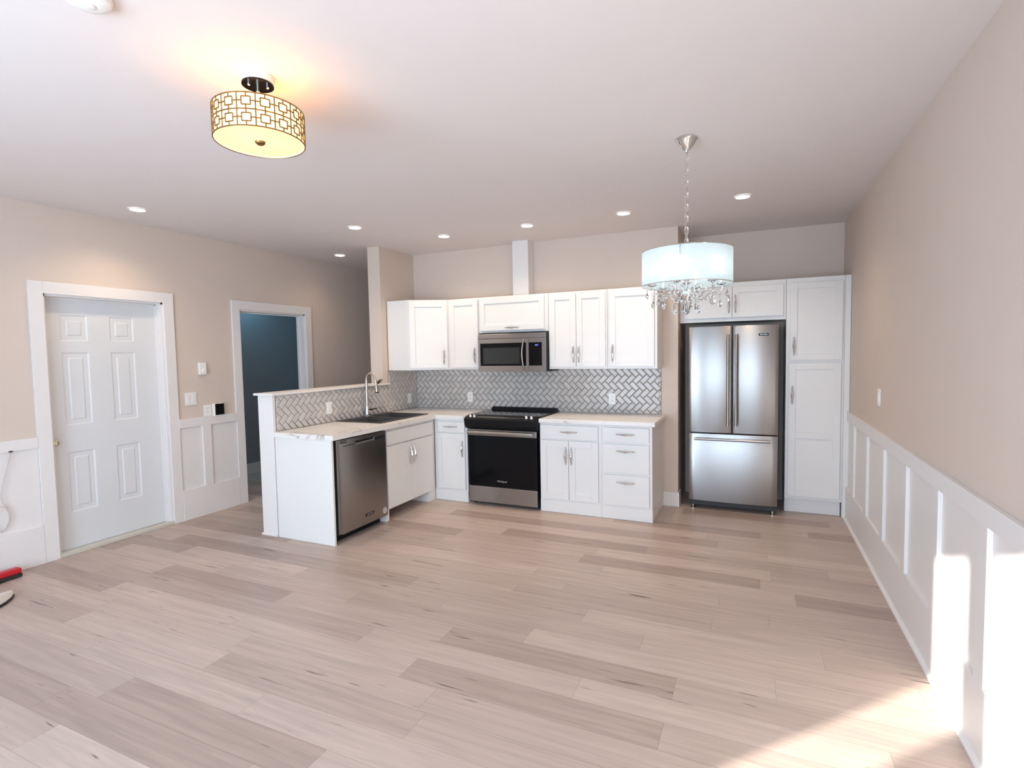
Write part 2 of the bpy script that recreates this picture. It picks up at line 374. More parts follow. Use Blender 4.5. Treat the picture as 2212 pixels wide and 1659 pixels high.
for i, (a, b, c, d) in enumerate(WINDOWS):
    r = thing('window_%d' % (i + 1), None, None, ((a + b) / 2, YW, c), kind='structure'); o = r.location; Y0, Y1 = YW - .12, YW + .018
    MB().box(a - .07, a, YW, Y1, c - .02, d + .07).box(b, b + .07, YW, Y1, c - .02, d + .07).box(a, b, YW, Y1, d, d + .07).build('window_casing', M['trim'], r, off=o)
    MB().box(a, a + .035, Y0, YW - .06, c, d).box(b - .035, b, Y0, YW - .06, c, d).box(a, b, Y0, YW - .06, d - .035, d).box(a, b, Y0, YW - .06, c, c + .05).build('window_sash', M['trim'], r, off=o)

# ------------------------------------------------------------------ herringbone backsplash (each face clipped to its rectangle)
def clip(poly, rect):
    x0, x1, y0, y1 = rect
    for ax, lim, sg in ((0, x0, 1), (0, x1, -1), (1, y0, 1), (1, y1, -1)):
        out = []
        for i in range(len(poly)):
            p, q = poly[i - 1], poly[i]; dp, dq = (p[ax] - lim) * sg, (q[ax] - lim) * sg
            if dp * dq < 0:
                t = dp / (dp - dq); out.append((p[0] + t * (q[0] - p[0]), p[1] + t * (q[1] - p[1])))
            if dq >= 0: out.append(q)
        poly = out
        if len(poly) < 3: return None
    return poly
def inset(poly, d):
    n = len(poly); area = sum(poly[i - 1][0] * poly[i][1] - poly[i][0] * poly[i - 1][1] for i in range(n)) / 2
    if area < 0: poly = poly[::-1]
    P = [Vector(p) for p in poly]; lines = []
    for i in range(n):
        a, b = P[i], P[(i + 1) % n]; e = b - a
        if e.length < 1e-4: continue
        e.normalize(); lines.append((a + Vector((-e.y, e.x)) * d, e))
    out = []; m = len(lines)
    for i in range(m):
        (p, e), (q, f) = lines[i - 1], lines[i]; cr = e.x * f.y - e.y * f.x
        if abs(cr) < 1e-6: continue
        t = ((q.x - p.x) * f.y - (q.y - p.y) * f.x) / cr; out.append(p + e * t)
    if len(out) < 3: return None
    a2 = sum(out[i - 1].x * out[i].y - out[i].x * out[i - 1].y for i in range(len(out))) / 2
    return out if a2 > 4e-5 else None
def herringbone(rects, tw, origin, put):
    mb = MB(); L = 2 * tw; g = .0017; c45 = math.sqrt(.5)
    for rect in rects:
        for k in range(-60, 60):
            for j in range(-8, 9):
                bx, by = (k + 2 * j) * tw, (k - 2 * j) * tw
                for (p0, p1, q0, q1) in ((bx, bx + L, by, by + tw), (bx + L, bx + L + tw, by - tw, by + tw)):
                    quad = [(p0 + g, q0 + g), (p1 - g, q0 + g), (p1 - g, q1 - g), (p0 + g, q1 - g)]
                    R = [((x + y) * c45 + origin[0], (y - x) * c45 + origin[1]) for x, y in quad]
                    if max(p[0] for p in R) < rect[0] or min(p[0] for p in R) > rect[1] or max(p[1] for p in R) < rect[2] or min(p[1] for p in R) > rect[3]: continue
                    pl = clip(R, rect)
                    if not pl: continue
                    lo = inset(pl, .0002); hi = inset(pl, .0065)
                    if not lo: continue
                    base = [mb.bm.verts.new(put(p.x, p.y, .0025)) for p in lo]; mid = [mb.bm.verts.new(put(p.x, p.y, .0055)) for p in lo]
                    for i in range(len(lo)): mb.bm.faces.new((base[i - 1], base[i], mid[i], mid[i - 1]))
                    if hi and len(hi) == len(lo):
                        top = [mb.bm.verts.new(put(p.x, p.y, .0098)) for p in hi]
                        for i in range(len(lo)): mb.bm.faces.new((mid[i - 1], mid[i], top[i], top[i - 1]))
                        mb.bm.faces.new(top)
                    else: mb.bm.faces.new(mid)
    return mb
zb, zt_ = .916, 1.381
r = thing('tile_backsplash', 'grey herringbone tile backsplash on the back wall behind the range', 'backsplash', (1.46, 0, zb))
putb = lambda a, b, h: (a, -h, b)
herringbone([(.008, 2.913, zb, zt_)], .0505, (.02, .93), putb).build('tile', M['tile'], r, off=r.location)
MB().box(.003, 2.914, -.003, -.0002, zb, zt_ + .002).build('grout', M['grout'], r, off=r.location)
r = thing('tile_backsplash', 'grey herringbone tile backsplash on the pony wall behind the sink', 'backsplash', (0, -1.1, zb))
putl = lambda a, b, h: (h, a, b)
herringbone([(-2.118, -.560, zb, 1.2245), (-.556, -.003, zb, zt_)], .0505, (-2.13, .955), putl).build('tile', M['tile'], r, off=r.location)
MB().box(.0002, .003, -2.120, -.558, zb, 1.2255).box(.0002, .003, -.558, -.003, zb, zt_ + .002).build('grout', M['grout'], r, off=r.location)

# ------------------------------------------------------------------ cabinets (local frame: x along the face, -y out of the face, z up)
def handle(parent, u, z, vertical=True, y=-.020, L=.166, base=(0, 0, 0)):
    n = 22; pts = []; rad = []
    for i in range(n + 1):
        t = -1 + 2 * i / n; s = t * L / 2
        out = .010 + .020 * (1 - t * t) ** .8
        rr = .0028 + .0048 * (1 - abs(t)) ** .7
        if abs(t) < .12: rr = .0105
        elif abs(abs(t) - .26) < .06: rr = .0085
        elif abs(t) > .93: rr = .0045
        p = (u, y - out, z + s) if vertical else (u + s, y - out, z)
        pts.append(p); rad.append(rr)
    mb = MB().tube(pts, rad, 8)
    for t in (-.68, .68):
        s = t * L / 2; q = (u, y, z + s) if vertical else (u + s, y, z)
        mb.cyl(q, (q[0], y - .022, q[2]), .0042, n=8)
    return mb.build('handle', M['chrome'], parent, smooth=True)
def shaker(parent, u0, u1, z0, z1, name='door', rail=.058, y0=-.020, split=None, m=None):
    mb = MB(); rec = .010
    mb.box(u0, u1, y0 + rec, -.0005, z0, z1)
    zz = [z0, z1] if not split else [z0, split, z1]
    mb.box(u0, u0 + rail, y0, y0 + rec, z0, z1).box(u1 - rail, u1, y0, y0 + rec, z0, z1)
    mb.box(u0 + rail, u1 - rail, y0, y0 + rec, z0, z0 + rail).box(u0 + rail, u1 - rail, y0, y0 + rec, z1 - rail, z1)
    if split: mb.box(u0 + rail, u1 - rail, y0, y0 + rec, split - rail / 2, split + rail / 2)
    return mb.build(name, m or M['cab'], parent, .0012, seg=1)
def slab(parent, u0, u1, z0, z1, name='drawer'):
    return MB().box(u0, u1, -.020, -.0005, z0, z1).build(name, M['cab'], parent, .003)
G_UP, G_LO = 'white upper cabinets on the back wall', 'white base cabinets'

# --- uppers on the back wall, face at y = -.322
YU = -.322; Z0, Z1 = 1.384, 2.155
def upper(name, label, x0, x1, z0=Z0, z1=Z1):
    r = thing(name, label, 'cabinet', (x0, YU, z0), 0, G_UP)
    MB().box(0, x1 - x0 - .0008, 0, .318, 0, z1 - z0).build('body', M['cab'], r, .0015)
    return r
c = upper('wall_cabinet', 'narrow white wall cabinet between corner cabinet and microwave', .662, 1.052)
d = shaker(c, .028, .378, .022, .755); handle(d, .340, .152)
c = upper('wall_cabinet', 'short wide white wall cabinet directly above the microwave', 1.053, 1.844, 1.772)
d = shaker(c, .012, .752, .024, .368); handle(d, .392, .050, False)
c = upper('wall_cabinet', 'white double door wall cabinet right of the microwave', 1.846, 2.452)
d = shaker(c, .016, .293, .024, .752); handle(d, .267, .152)
d = shaker(c, .297, .590, .024, .752); handle(d, .323, .152)
c = upper('wall_cabinet', 'white single door wall cabinet at right end above backsplash', 2.454, 2.926)
d = shaker(c, .022, .446, .024, .752); handle(d, .054, .152)
# --- diagonal corner cabinet
r = thing('corner_wall_cabinet', 'white diagonal corner wall cabinet with one door, left of upper row', 'cabinet', (0, 0, Z0), 0, G_UP)
P1, P2 = (.290, -.553), (.660, -.322)
MB().prism([(.012, -.001), (.012, -.553), P1, P2, (.660, -.001)], 0, Z1 - Z0).build('body', M['cab'], r, .0015)
ang = math.atan2(P2[1] - P1[1], P2[0] - P1[0]); ln = math.hypot(P2[0] - P1[0], P2[1] - P1[1])
d = shaker(r, .016, ln - .012, .024, .752); d.location = (P1[0], P1[1], 0); d.rotation_euler = (0, 0, ang)
h = handle(d, ln - .055, .152)

# --- over-fridge cabinet and pantry, face at y = .15
YP = .15
r = thing('fridge_cabinet', 'low white two door cabinet above the fridge, behind the chandelier', 'cabinet', (3.074, YP, 1.822), 0)
MB().box(0, .945, 0, .46, 0, .372).build('body', M['cab'], r, .0015)
d = shaker(r, .042, .480, .036, .328); handle(d, .452, .166)
d = shaker(r, .484, .922, .036, .328); handle(d, .510, .166)
r = thing('pantry_cabinet', 'tall white pantry cabinet beside the fridge against right wall', 'cabinet', (4.021, YP, 0), 0)
MB().box(0, .466, 0, .46, .140, 2.194).box(.002, .46, .060, .46, 0, .140).build('body', M['cab'], r, .0015)
MB().box(.467, .512, -.006, .46, 0, 2.194).build('filler_strip', M['cab'], r, .0015)
MB().box(.004, .458, .052, .060, .002, .138).build('toe_kick', M['trim'], r)
d = shaker(r, .032, .449, 1.442, 2.150); handle(d, .064, 1.572)
d = shaker(r, .026, .444, .168, 1.415, split=.745); handle(d, .053, 1.120)

# --- base cabinets on the back wall, face at y = -.615
YF = -.615; HC = .872
r = thing('base_cabinet', 'narrow white base cabinet in the corner left of the range', 'cabinet', (.636, YF, 0), 0, G_LO)
MB().box(0, .400, 0, .605, 0, HC).build('body', M['cab'], r, .0015)
d = slab(r, .046, .378, .735, .845); handle(d, .212, .795, False)
d = shaker(r, .046, .378, .135, .722, rail=.05); handle(d, .352, .566)
MB().box(.001, .398, -.006, -.0005, .001, .118).build('toe_board', M['cab'], r, .0015)
r = thing('base_cabinet', 'wide white base cabinet with two doors right of the range', 'cabinet', (1.848, YF, 0), 0, G_LO)
MB().box(0, .612, 0, .605, 0, HC).build('body', M['cab'], r, .0015)
d = slab(r, .012, .586, .722, .855); handle(d, .300, .793, False)
d = shaker(r, .012, .296, .135, .708, rail=.062); handle(d, .270, .566)
d = shaker(r, .300, .586, .135, .708, rail=.062); handle(d, .326, .566)
MB().box(.001, .612, -.006, -.0005, .001, .118).build('toe_board', M['cab'], r, .0015)
r = thing('drawer_cabinet', 'white base cabinet with three stacked drawers at counter end', 'cabinet', (2.461, YF, 0), 0, G_LO)
MB().box(0, .465, 0, .605, 0, HC).build('body', M['cab'], r, .0015)
for a, b, hz in ((.722, .855, .795), (.436, .702, .640), (.135, .416, .352)):
    d = slab(r, .022, .440, a, b); handle(d, .228, hz, False)
MB().box(.001, .469, -.008, -.0005, .001, .118).box(.4655, .469, -.0005, .603, .001, .09).build('toe_board', M['cab'], r, .0015)

# --- sink run, face at x = .634 (local x runs along +y)
XS = .634
r = thing('sink_cabinet', 'white sink base cabinet with open toe space beside dishwasher', 'cabinet', (XS, -1.474, 0), PI / 2, G_LO)
MB().box(0, .853, 0, .620, .105, .835).box(0, .853, 0, .060, .835, .872).box(0, .02, .06, .620, .835, .872).box(0, .02, .0, .55, 0, .105).box(.02, .048, 0, .02, 0, .105).box(.745, .853, 0, .02, 0, .105).box(.72, .745, 0, .55, 0, .105).build('body', M['cab'], r, .0015)
slab(r, .020, .790, .715, .845, 'false_drawer')
d = slab(r, .020, .400, .118, .702, 'door'); handle(d, .374, .565)
d = slab(r, .404, .790, .118, .702, 'door'); handle(d, .430, .565)
o = MB().box(.012, .640, -2.150, -2.130, 0, .872).build('end_panel', M['cab'], bevel=.0015)
tag(o, 'plain white end panel of the peninsula beside the dishwasher', 'panel')

# ------------------------------------------------------------------ worktops
r = thing('countertop', 'white veined L shaped countertop holding the sink', 'countertop', (.3, -1.1, .874)); o = r.location
S = (.034, .545, -1.405, -.625)   # sink cut-out
mb = MB().box(.0105, .676, -2.170, S[2], .874, .914).box(.0105, S[0], S[2], S[3], .874, .914).box(S[1], .676, S[2], S[3], .874, .914).box(.0105, .676, S[3], -.0105, .874, .914).box(.676, 1.034, -.648, -.0105, .874, .914)
t_ = mb.build('slab', M['marble'], r, off=o)
r = thing('countertop', 'short white veined countertop on the cabinets right of the range', 'countertop', (2.4, -.3, .874)); o = r.location
MB().box(1.848, 2.956, -.652, -.0105, .874, .914).build('slab', M['marble'], r, .006, off=o)

# ------------------------------------------------------------------ sink and faucet
r = thing('kitchen_sink', 'charcoal double bowl sink set in the peninsula countertop', 'sink', (.3, -1.01, .914)); o = r.location
x0, x1, y0, y1 = .016, .560, -1.415, -.612
mb = MB()
bowls = [(x0 + .085, x1 - .035, y0 + .03, -1.030), (x0 + .085, x1 - .035, -1.000, y1 - .03)]
xs_ = [x0, bowls[0][0], bowls[0][1], x1]; ys_ = [y0, bowls[0][2], bowls[0][3], bowls[1][2], bowls[1][3], y1]
for i in range(3):
    for j in range(5):
        if i == 1 and j in (1, 3): continue
        mb.box(xs_[i], xs_[i + 1], ys_[j], ys_[j + 1], .9145, .921)
mb.build('rim', M['sink'], r, off=o)
for a, b, c_, d_ in bowls:
    q = MB(); lo = .845; k = .03
    top = [(a, c_), (b, c_), (b, d_), (a, d_)]; bot = [(a + k, c_ + k), (b - k, c_ + k), (b - k, d_ - k), (a + k, d_ - k)]
    vt = [q.bm.verts.new((x, y, .920)) for x, y in top]; vb = [q.bm.verts.new((x, y, lo)) for x, y in bot]
    for i in range(4): q.bm.faces.new((vt[i], vt[(i + 1) % 4], vb[(i + 1) % 4], vb[i]))
    q.bm.faces.new(vb)
    bo = q.build('bowl', M['sink'], r, off=o)
    MB().lathe([(.04, 0), (.04, .002), (.03, .003), (.028, .001)], ((a + b) / 2, (c_ + d_) / 2, lo + .0005), n=20).build('drain', M['chrome'], bo, smooth=True, off=o)
r = thing('faucet', 'tall brushed nickel gooseneck faucet behind the sink', 'faucet', (.047, -.985, .921)); o = r.location
fx, fy = .047, -.985
MB().lathe([(.028, 0), (.028, .006), (.022, .012), (.020, .10), (.0165, .115)], (fx, fy, .921), n=24).build('base', M['chrome'], r, smooth=True, off=o)
R_ = .060; pts = [(fx, fy, 1.03), (fx, fy, 1.15), (fx, fy, 1.29)] + [(fx + R_ - R_ * math.cos(a), fy, 1.29 + .082 * math.sin(a)) for a in [PI * k / 14 for k in range(1, 14)]] + [(fx + 2 * R_ + .004, fy, 1.29), (fx + 2 * R_ + .008, fy, 1.25)]
MB().tube(pts, .0125, 14).build('neck', M['nickel'], r, smooth=True, off=o)
MB().lathe([(.0135, 0), (.017, .03), (.020, .08)], (fx + 2 * R_ + .008, fy, 1.255), (.10, 0, -1), n=20).build('spray_head', M['nickel'], r, smooth=True, off=o)
MB().lathe([(.0205, 0), (.019, .012)], (fx + 2 * R_ + .016, fy, 1.176), (.10, 0, -1), n=20).build('spray_nozzle', M['dark'], r, smooth=True, off=o)
MB().tube([(fx + .014, fy + .01, .985), (fx + .04, fy + .035, .99), (fx + .075, fy + .07, 1.0)], [.008, .006, .0045], 10).build('lever', M['black'], r, smooth=True, off=o)
r = thing('two_prong_hook', 'small dark two pronged hook lying on the pony wall cap', 'hook', (-.03, -.735, 1.2465)); o = r.location
MB().box(-.018, .024, -.762, -.738, 1.2465, 1.253).build('base', M['black'], r, .002, off=o)
for k in (0, .026): MB().tube([(-.010 + k, -.750, 1.252), (-.006 + k, -.732, 1.266), (.002 + k, -.700, 1.290)], [.0075, .007, .005], 8).build('prong', M['black'], r, smooth=True, off=o)

# ------------------------------------------------------------------ dishwasher (face at x = XS, facing +x): local x along +y
r = thing('dishwasher', 'stainless steel dishwasher at the near end of the peninsula', 'dishwasher', (XS, -2.126, 0), PI / 2)
MB().box(.012, .640, .010, .58, .085, .862).build('body', M['dark'], r)
MB().box(.020, .632, .060, .56, .002, .085).build('toe_kick', M['black'], r)
mb = MB()
mb.box(.044, .640, -.030, .008, .078, .790).box(.044, .640, -.030, .008, .832, .862).box(.044, .232, -.030, .008, .790, .832).box(.470, .640, -.030, .008, .790, .832)
dr = mb.build('door', M['steel_warm'], r)
MB().box(.020, .043, -.012, .008, .078, .862).build('side_trim', M['steel_v'], r)
pk = MB().box(.233, .469, -.006, .007, .791, .831).build('handle_pocket', M['dark'], dr)
MB().prism([(-.030, .812), (-.034, .808), (-.034, .795), (-.026, .789), (-.006, .789), (-.006, .793)], .233, .469, 'x').build('handle_lip', M['steel_h'], dr)
MB().box(.080, .228, -.0312, -.030, .806, .811).build('vent_slot', M['dark'], dr)
MB().box(.474, .628, -.0325, -.030, .796, .832).build('control_strip', M['chrome'], dr, .001)
MB().box(.052, .118, -.0318, -.030, .834, .856).build('label_plate', M['black'], dr)
text('lettering', 'MAYTAG', .013, M['badge_ink'], dr, face_front(.085, -.0318, .845))
b_ = MB().box(.335, .445, -.033, -.030, .145, .170).build('badge', M['black'], dr, .001)
text('lettering', 'MAYTAG', .021, M['badge_ink'], b_, face_front(.390, -.0331, .1575))
em = MB().lathe([(.030, 0), (.030, .0015), (.026, .0015), (.026, .0005)], (.598, -.030, .130), (0, -1, 0), 28).build('emblem', M['badge_ink'], dr)
MB().box(.582, .614, -.0322, -.0308, .137, .141).box(.580, .616, -.0322, -.0308, .127, .131).box(.584, .612, -.0322, -.0308, .117, .121).build('emblem_bars', M['badge_ink'], em)

# ------------------------------------------------------------------ range
r = thing('range', 'black glass front electric range between the base cabinets', 'range', (1.44, -.33, 0)); o = r.location
MB().box(1.068, 1.824, -.610, -.012, .030, .900).build('body', M['black'], r, off=o)
for x in (1.10, 1.79):
    for y in (-.57, -.06): MB().cyl((x, y, 0), (x, y, .032), .018).build('foot', M['dark'], r, off=o)
od = MB().box(1.066, 1.826, -.655, -.612, .203, .782).build('oven_door', M['black_glass'], r, .004, off=o)
text('lettering', 'Whirlpool', .026, M['badge_ink'], od, Matrix.Translation((-o.x, -o.y, -o.z)) @ face_front(1.446, -.6555, .262))
hb = MB().box(1.062, 1.830, -.6575, -.655, .722, .782).build('handle_plate', M['steel_h'], od, .001, off=o)
hd = MB().prism([(-.668, .730), (-.700, .734), (-.706, .752), (-.700, .770), (-.668, .774)], 1.078, 1.800, 'x').build('handle', M['steel_h'], od, .002, off=o)
for x in (1.085, 1.775): MB().box(x, x + .022, -.672, -.6572, .740, .766).build('handle_post', M['chrome'], hd, off=o)
MB().box(1.066, 1.826, -.652, -.612, .034, .198).build('storage_drawer', M['steel_h'], r, .003, off=o)
cp = MB().prism([(-.612, .790), (-.648, .792), (-.672, .835), (-.682, .886), (-.676, .898), (-.575, .926), (-.560, .926), (-.560, .905), (-.612, .880)], 1.036, 1.840, 'x').build('control_panel', M['black'], r, .003, off=o)
sl = Vector((0, .101, .028)).normalized(); nn = Vector((0, -.028, .101)).normalized()
def onp(x, t, h): return Vector((x, -.676, .898)) + sl * t + nn * h
for x in (1.092, 1.140, 1.716, 1.772):
    q = onp(x, .040, .0)
    MB().lathe([(.017, 0), (.017, .004), (.0145, .008), (.0135, .026), (.011, .028)], q, nn, 20).build('knob', M['chrome'], cp, smooth=True, off=o)
mb = MB(); qs = [onp(1.175, .022, .0006), onp(1.690, .022, .0006), onp(1.690, .052, .0006), onp(1.175, .052, .0006)]
qv = [mb.bm.verts.new(v) for v in qs] + [mb.bm.verts.new(v + nn * .0012) for v in qs]
for f in ((0, 1, 2, 3), (4, 5, 6, 7), (0, 1, 5, 4), (1, 2, 6, 5), (2, 3, 7, 6), (3, 0, 4, 7)): mb.bm.faces.new([qv[i] for i in f])
mb.build('control_display', M['steel_h'], cp, off=o)
ck = MB().box(1.036, 1.842, -.562, -.060, .9155, .925).build('cooktop', M['black_glass'], r, .002, off=o)
for x, y, rr in ((1.25, -.43, .10), (1.63, -.43, .085), (1.25, -.20, .075), (1.63, -.20, .10)):
    MB().lathe([(rr, 0), (rr, .0006), (rr - .006, .0006), (rr - .006, 0)], (x, y, .9251), n=40, cap=False).build('burner_ring', M['grey_window'], ck, off=o)
MB().prism([(1.038, .918), (1.060, .955), (1.818, .955), (1.842, .918)], -.062, -.014, 'y').build('back_guard', M['black'], r, .002, off=o)

# ------------------------------------------------------------------ microwave
r = thing('microwave', 'stainless over the range microwave under the short cabinet', 'microwave', (1.46, -.2, 1.36)); o = r.location
FY = -.402
MB().box(1.082, 1.842, FY + .002, -.012, 1.362, 1.770).build('body', M['black'], r, .002, off=o)
MB().box(1.080, 1.844, FY - .018, FY + .001, 1.709, 1.757).build('vent_grille', M['steel_h'], r, .003, off=o)
mb = MB()
X0, X1, A0, A1, Q0, Q1 = 1.080, 1.662, 1.106, 1.634, 1.424, 1.660
mb.box(X0, A0, FY - .018, FY, 1.362, 1.706).box(A1, X1, FY - .018, FY, 1.362, 1.706).box(A0, A1, FY - .018, FY, 1.362, Q0).box(A0, A1, FY - .018, FY, Q1, 1.706)
md = mb.build('door', M['steel_h'], r, off=o)
MB().box(A0, A1, FY - .0165, FY, Q0, Q1).build('door_glass', M['black_glass'], md, off=o)
MB().box(1.140, 1.560, FY - .0170, FY - .0164, 1.444, 1.612).build('window', M['grey_window'], md, off=o)
hp = [(1.612 - .012 * math.sin(PI * k / 12), FY - .02 - .032 * math.sin(PI * k / 12) ** .6, 1.385 + (1.690 - 1.385) * k / 12) for k in range(13)]
MB().tube(hp, .0095, 10).build('handle', M['steel_v'], md, smooth=True, off=o)
mb = MB().box(1.664, 1.844, FY - .018, FY, 1.362, Q0).box(1.664, 1.844, FY - .018, FY, Q1, 1.706).box(1.806, 1.844, FY - .018, FY, Q0, Q1)
cf = mb.build('control_frame', M['steel_h'], r, off=o)
gl = MB().box(1.6645, 1.806, FY - .0165, FY, Q0, Q1).build('control_panel', M['black_glass'], cf, off=o)
text('clock_digits', '8:07', .020, M['digits'], gl, Matrix.Translation((-o.x, -o.y, -o.z)) @ face_front(1.750, FY - .0167, 1.632))

# ------------------------------------------------------------------ fridge
r = thing('fridge', 'stainless french door fridge with bottom freezer in the recess', 'fridge', (3.565, .3, 0)); o = r.location
MB().box(3.180, 3.950, .030, .610, .035, 1.765).build('body', M['black'], r, .004, off=o)
def bulged(x0, x1, z0, z1, yb=.026, yf=-.030, bul=.010, n=14):
    poly = [(x0, yb), (x0, yf + bul)] + [(x0 + (x1 - x0) * k / n, yf + bul * (2 * k / n - 1) ** 2) for k in range(1, n)] + [(x1, yf + bul), (x1, yb)]
    return MB().prism(poly, z0, z1)
def bar(p0, p1, par, ax):
    b = MB().cyl(p0, p1, .0125, n=16)
    h = b.build('handle', M['steel_v'] if ax == 'z' else M['steel_h'], par, smooth=True, off=o)
    for s in (.02, -.02):
        q = Vector(p0 if s > 0 else p1); q[2 if ax == 'z' else 0] += s
        MB().cyl(q, (q.x, -.020, q.z), .009, n=10).build('handle_post', M['chrome'], h, smooth=True, off=o)
d = bulged(3.176, 3.561, .757, 1.772).build('fridge_door', M['steel_v'], r, .003, off=o, smooth=True); d['label'] = 'left upper door'
bar((3.530, -.078, .832), (3.530, -.078, 1.692), d, 'z')
d = bulged(3.570, 3.954, .757, 1.772).build('fridge_door', M['steel_v'], r, .003, off=o, smooth=True); d['label'] = 'right upper door with black badge'
bar((3.600, -.078, .832), (3.600, -.078, 1.692), d, 'z')
bd = MB().box(3.788, 3.872, -.032, -.026, 1.672, 1.694).build('badge', M['black'], d, .001, off=o)
text('lettering', 'MAYTAG', .015, M['badge_ink'], bd, Matrix.Translation((-o.x, -o.y, -o.z)) @ face_front(3.830, -.0325, 1.683))
d = bulged(3.176, 3.954, .088, .746, bul=.012).build('freezer_drawer', M['steel_v'], r, .003, off=o, smooth=True)
bar((3.229, -.078, .700), (3.893, -.078, .700), d, 'x')
MB().box(3.184, 3.948, -.004, .028, .040, .083).build('base_grille', M['dark'], r, .002, off=o)
for x in (3.214, 3.916): MB().lathe([(.024, 0), (.024, .008), (.009, .012), (.009, .042)], (x, .020, 0), n=14).build('foot', M['chrome'], r, smooth=True, off=o)

# ------------------------------------------------------------------ wall plates
def plate_outlet(label, x, y, z, side, kind='outlet', wd=.072, ht=.116):
    rz = 0 if side == 'back' else (PI / 2 if side == 'left' else -PI / 2)
    r = thing('wall_outlet' if kind == 'outlet' else 'light_switch', label, 'outlet' if kind == 'outlet' else 'switch', (x, y, z), rz, None)
    MB().box(-wd / 2, wd / 2, -.006, 0, -ht / 2, ht / 2).build('plate', M['plastic'], r, .002)
    return r
def sockets(r, u=0, m=None):
    for s in (.02, -.02):
        q = MB().lathe([(.0165, 0), (.0165, .0015)], (u, -.006, s), (0, -1, 0), 20).build('socket', M['plastic'], r)
        MB().box(u - .008, u - .0055, -.0079, -.0074, s + .000, s + .009).box(u + .0055, u + .008, -.0079, -.0074, s + .000, s + .009).box(u - .002, u + .002, -.0079, -.0074, s - .009, s - .005).build('slot', M['dark'], q)
r = plate_outlet('white outlet plate on backsplash left of the range', .748, -.0102, 1.056, 'back'); sockets(r)
r = plate_outlet('white outlet plate on backsplash right of the range', 2.418, -.0102, 1.064, 'back'); sockets(r)
r = plate_outlet('white blank plate on pony wall tiles nearest the camera', .0102, -1.497, 1.057, 'left'); MB().box(-.017, .017, -.0085, -.006, -.034, .034).build('insert', M['plastic'], r, .001)
r = plate_outlet('white outlet plate on sink wall tiles near the corner', .0102, -.173, 1.041, 'left'); MB().box(-.017, .017, -.0085, -.006, -.034, .034).build('insert', M['plastic'], r, .001)
r = plate_outlet('white double rocker switch between door and wainscot', XL + .0002, -2.027, 1.166, 'left', 'switch', .116, .122)
for u in (-.024, .024): MB().box(u - .017, u + .017, -.010, -.006, -.034, .034).build('rocker', M['plastic'], r, .0015)
r = plate_outlet('narrow white switch plate on right wall above wainscot', XR - .0002, -1.085, 1.205, 'right', 'switch')
MB().box(-.017, .017, -.010, -.006, -.034, .034).build('rocker', M['plastic'], r, .0015)
r = plate_outlet('white outlet plate resting on wainscot top beside black panel', XL + .0002, -1.862, 1.036, 'left', 'outlet', .078, .112); sockets(r)
r = thing('wall_thermostat', 'white thermostat with round dial above the light switch', 'thermostat', (XL + .0002, -1.902, 1.456), PI / 2)
MB().box(-.036, .036, -.028, 0, -.060, .060).build('housing', M['plastic'], r, .004)
MB().lathe([(.022, 0), (.021, .008), (.019, .010)], (.010, -.028, -.022), (0, -1, 0), 24).build('dial', M['plastic'], r, smooth=True)
r = thing('wall_panel_device', 'square black glass wall device in white frame beside outlet', 'device', (XL + .0002, -1.757, 1.038), PI / 2)
MB().box(-.054, .054, -.040, 0, -.062, .062).build('housing', M['plastic'], r, .003)
MB().box(-.046, .052, -.042, -.0398, -.055, .058).build('screen', M['black_glass'], r, .001)

# ------------------------------------------------------------------ recessed downlights
def downlight(label, x, y, e=32, col=(1.0, .77, .54)):
    r = thing('downlight', label, 'ceiling light', (x, y, ZC), 0, 'recessed ceiling downlights')
    MB().lathe([(.066, -.001), (.066, -.005), (.058, -.009), (.052, -.007), (.052, -.001)], n=36, cap=False).build('trim_ring', M['trim'], r, smooth=True)
    MB().lathe([(.052, -.001), (.052, -.004), (.046, -.006)], n=36).build('lens', M['lit_disc'], r)
    l = lamp('downlight_lamp', 'SPOT', (0, 0, -.02), e, col, (0, 0, -1), spot_size=math.radians(138), spot_blend=1.0, shadow_soft_size=.05); l.parent = r
    return r
downlight('lit downlight nearest the closed white door on the left', -.735, -2.725)
downlight('lit downlight above the peninsula, forward of the kitchen row', .353, -1.438)
downlight('lit downlight over the hall beside the doorway', -.725, -.453, 10)
downlight('lit kitchen downlight above the corner cabinet, first of back row', .879, -.725)
downlight('lit kitchen downlight above the boxed white vent chase', 1.797, -.735)
downlight('lit kitchen downlight left of the chandelier chain', 2.709, -.744)
downlight('lit kitchen downlight right of the chandelier, above the pantry', 3.659, -.795)

# ------------------------------------------------------------------ drum ceiling lamp
DX, DY = 1.805, -3.736; DR, DZ0, DZ1 = .178, 2.474, 2.602
r = thing('drum_ceiling_lamp', 'lit drum ceiling lamp with brown square lattice shade', 'ceiling light', (DX, DY, ZC)); o = r.location
MB().lathe([(.064, 0), (.064, -.030), (.060, -.034)], (DX, DY, ZC), n=36).build('canopy', M['trim'], r, smooth=True, off=o)
MB().lathe([(.064, -.034), (.064, -.040)], (DX, DY, ZC), n=36).build('canopy_plate', M['black_glass'], r, off=o)
for a in (0.4, 2.5, 4.6): MB().lathe([(.006, 0), (.006, -.012), (.002, -.016)], (DX + .042 * math.cos(a), DY + .042 * math.sin(a), ZC - .040), n=10).build('canopy_screw', M['chrome'], r, smooth=True, off=o)
MB().cyl((DX, DY, ZC - .04), (DX, DY, DZ0 + .01), .008).build('stem', M['chrome'], r, off=o)
MB().lathe([(DR, DZ0), (DR, DZ1), (DR - .003, DZ1), (DR - .003, DZ0), (DR, DZ0)], (DX, DY, 0), n=64, cap=False).build('shade', M['linen'], r, smooth=True, off=o)
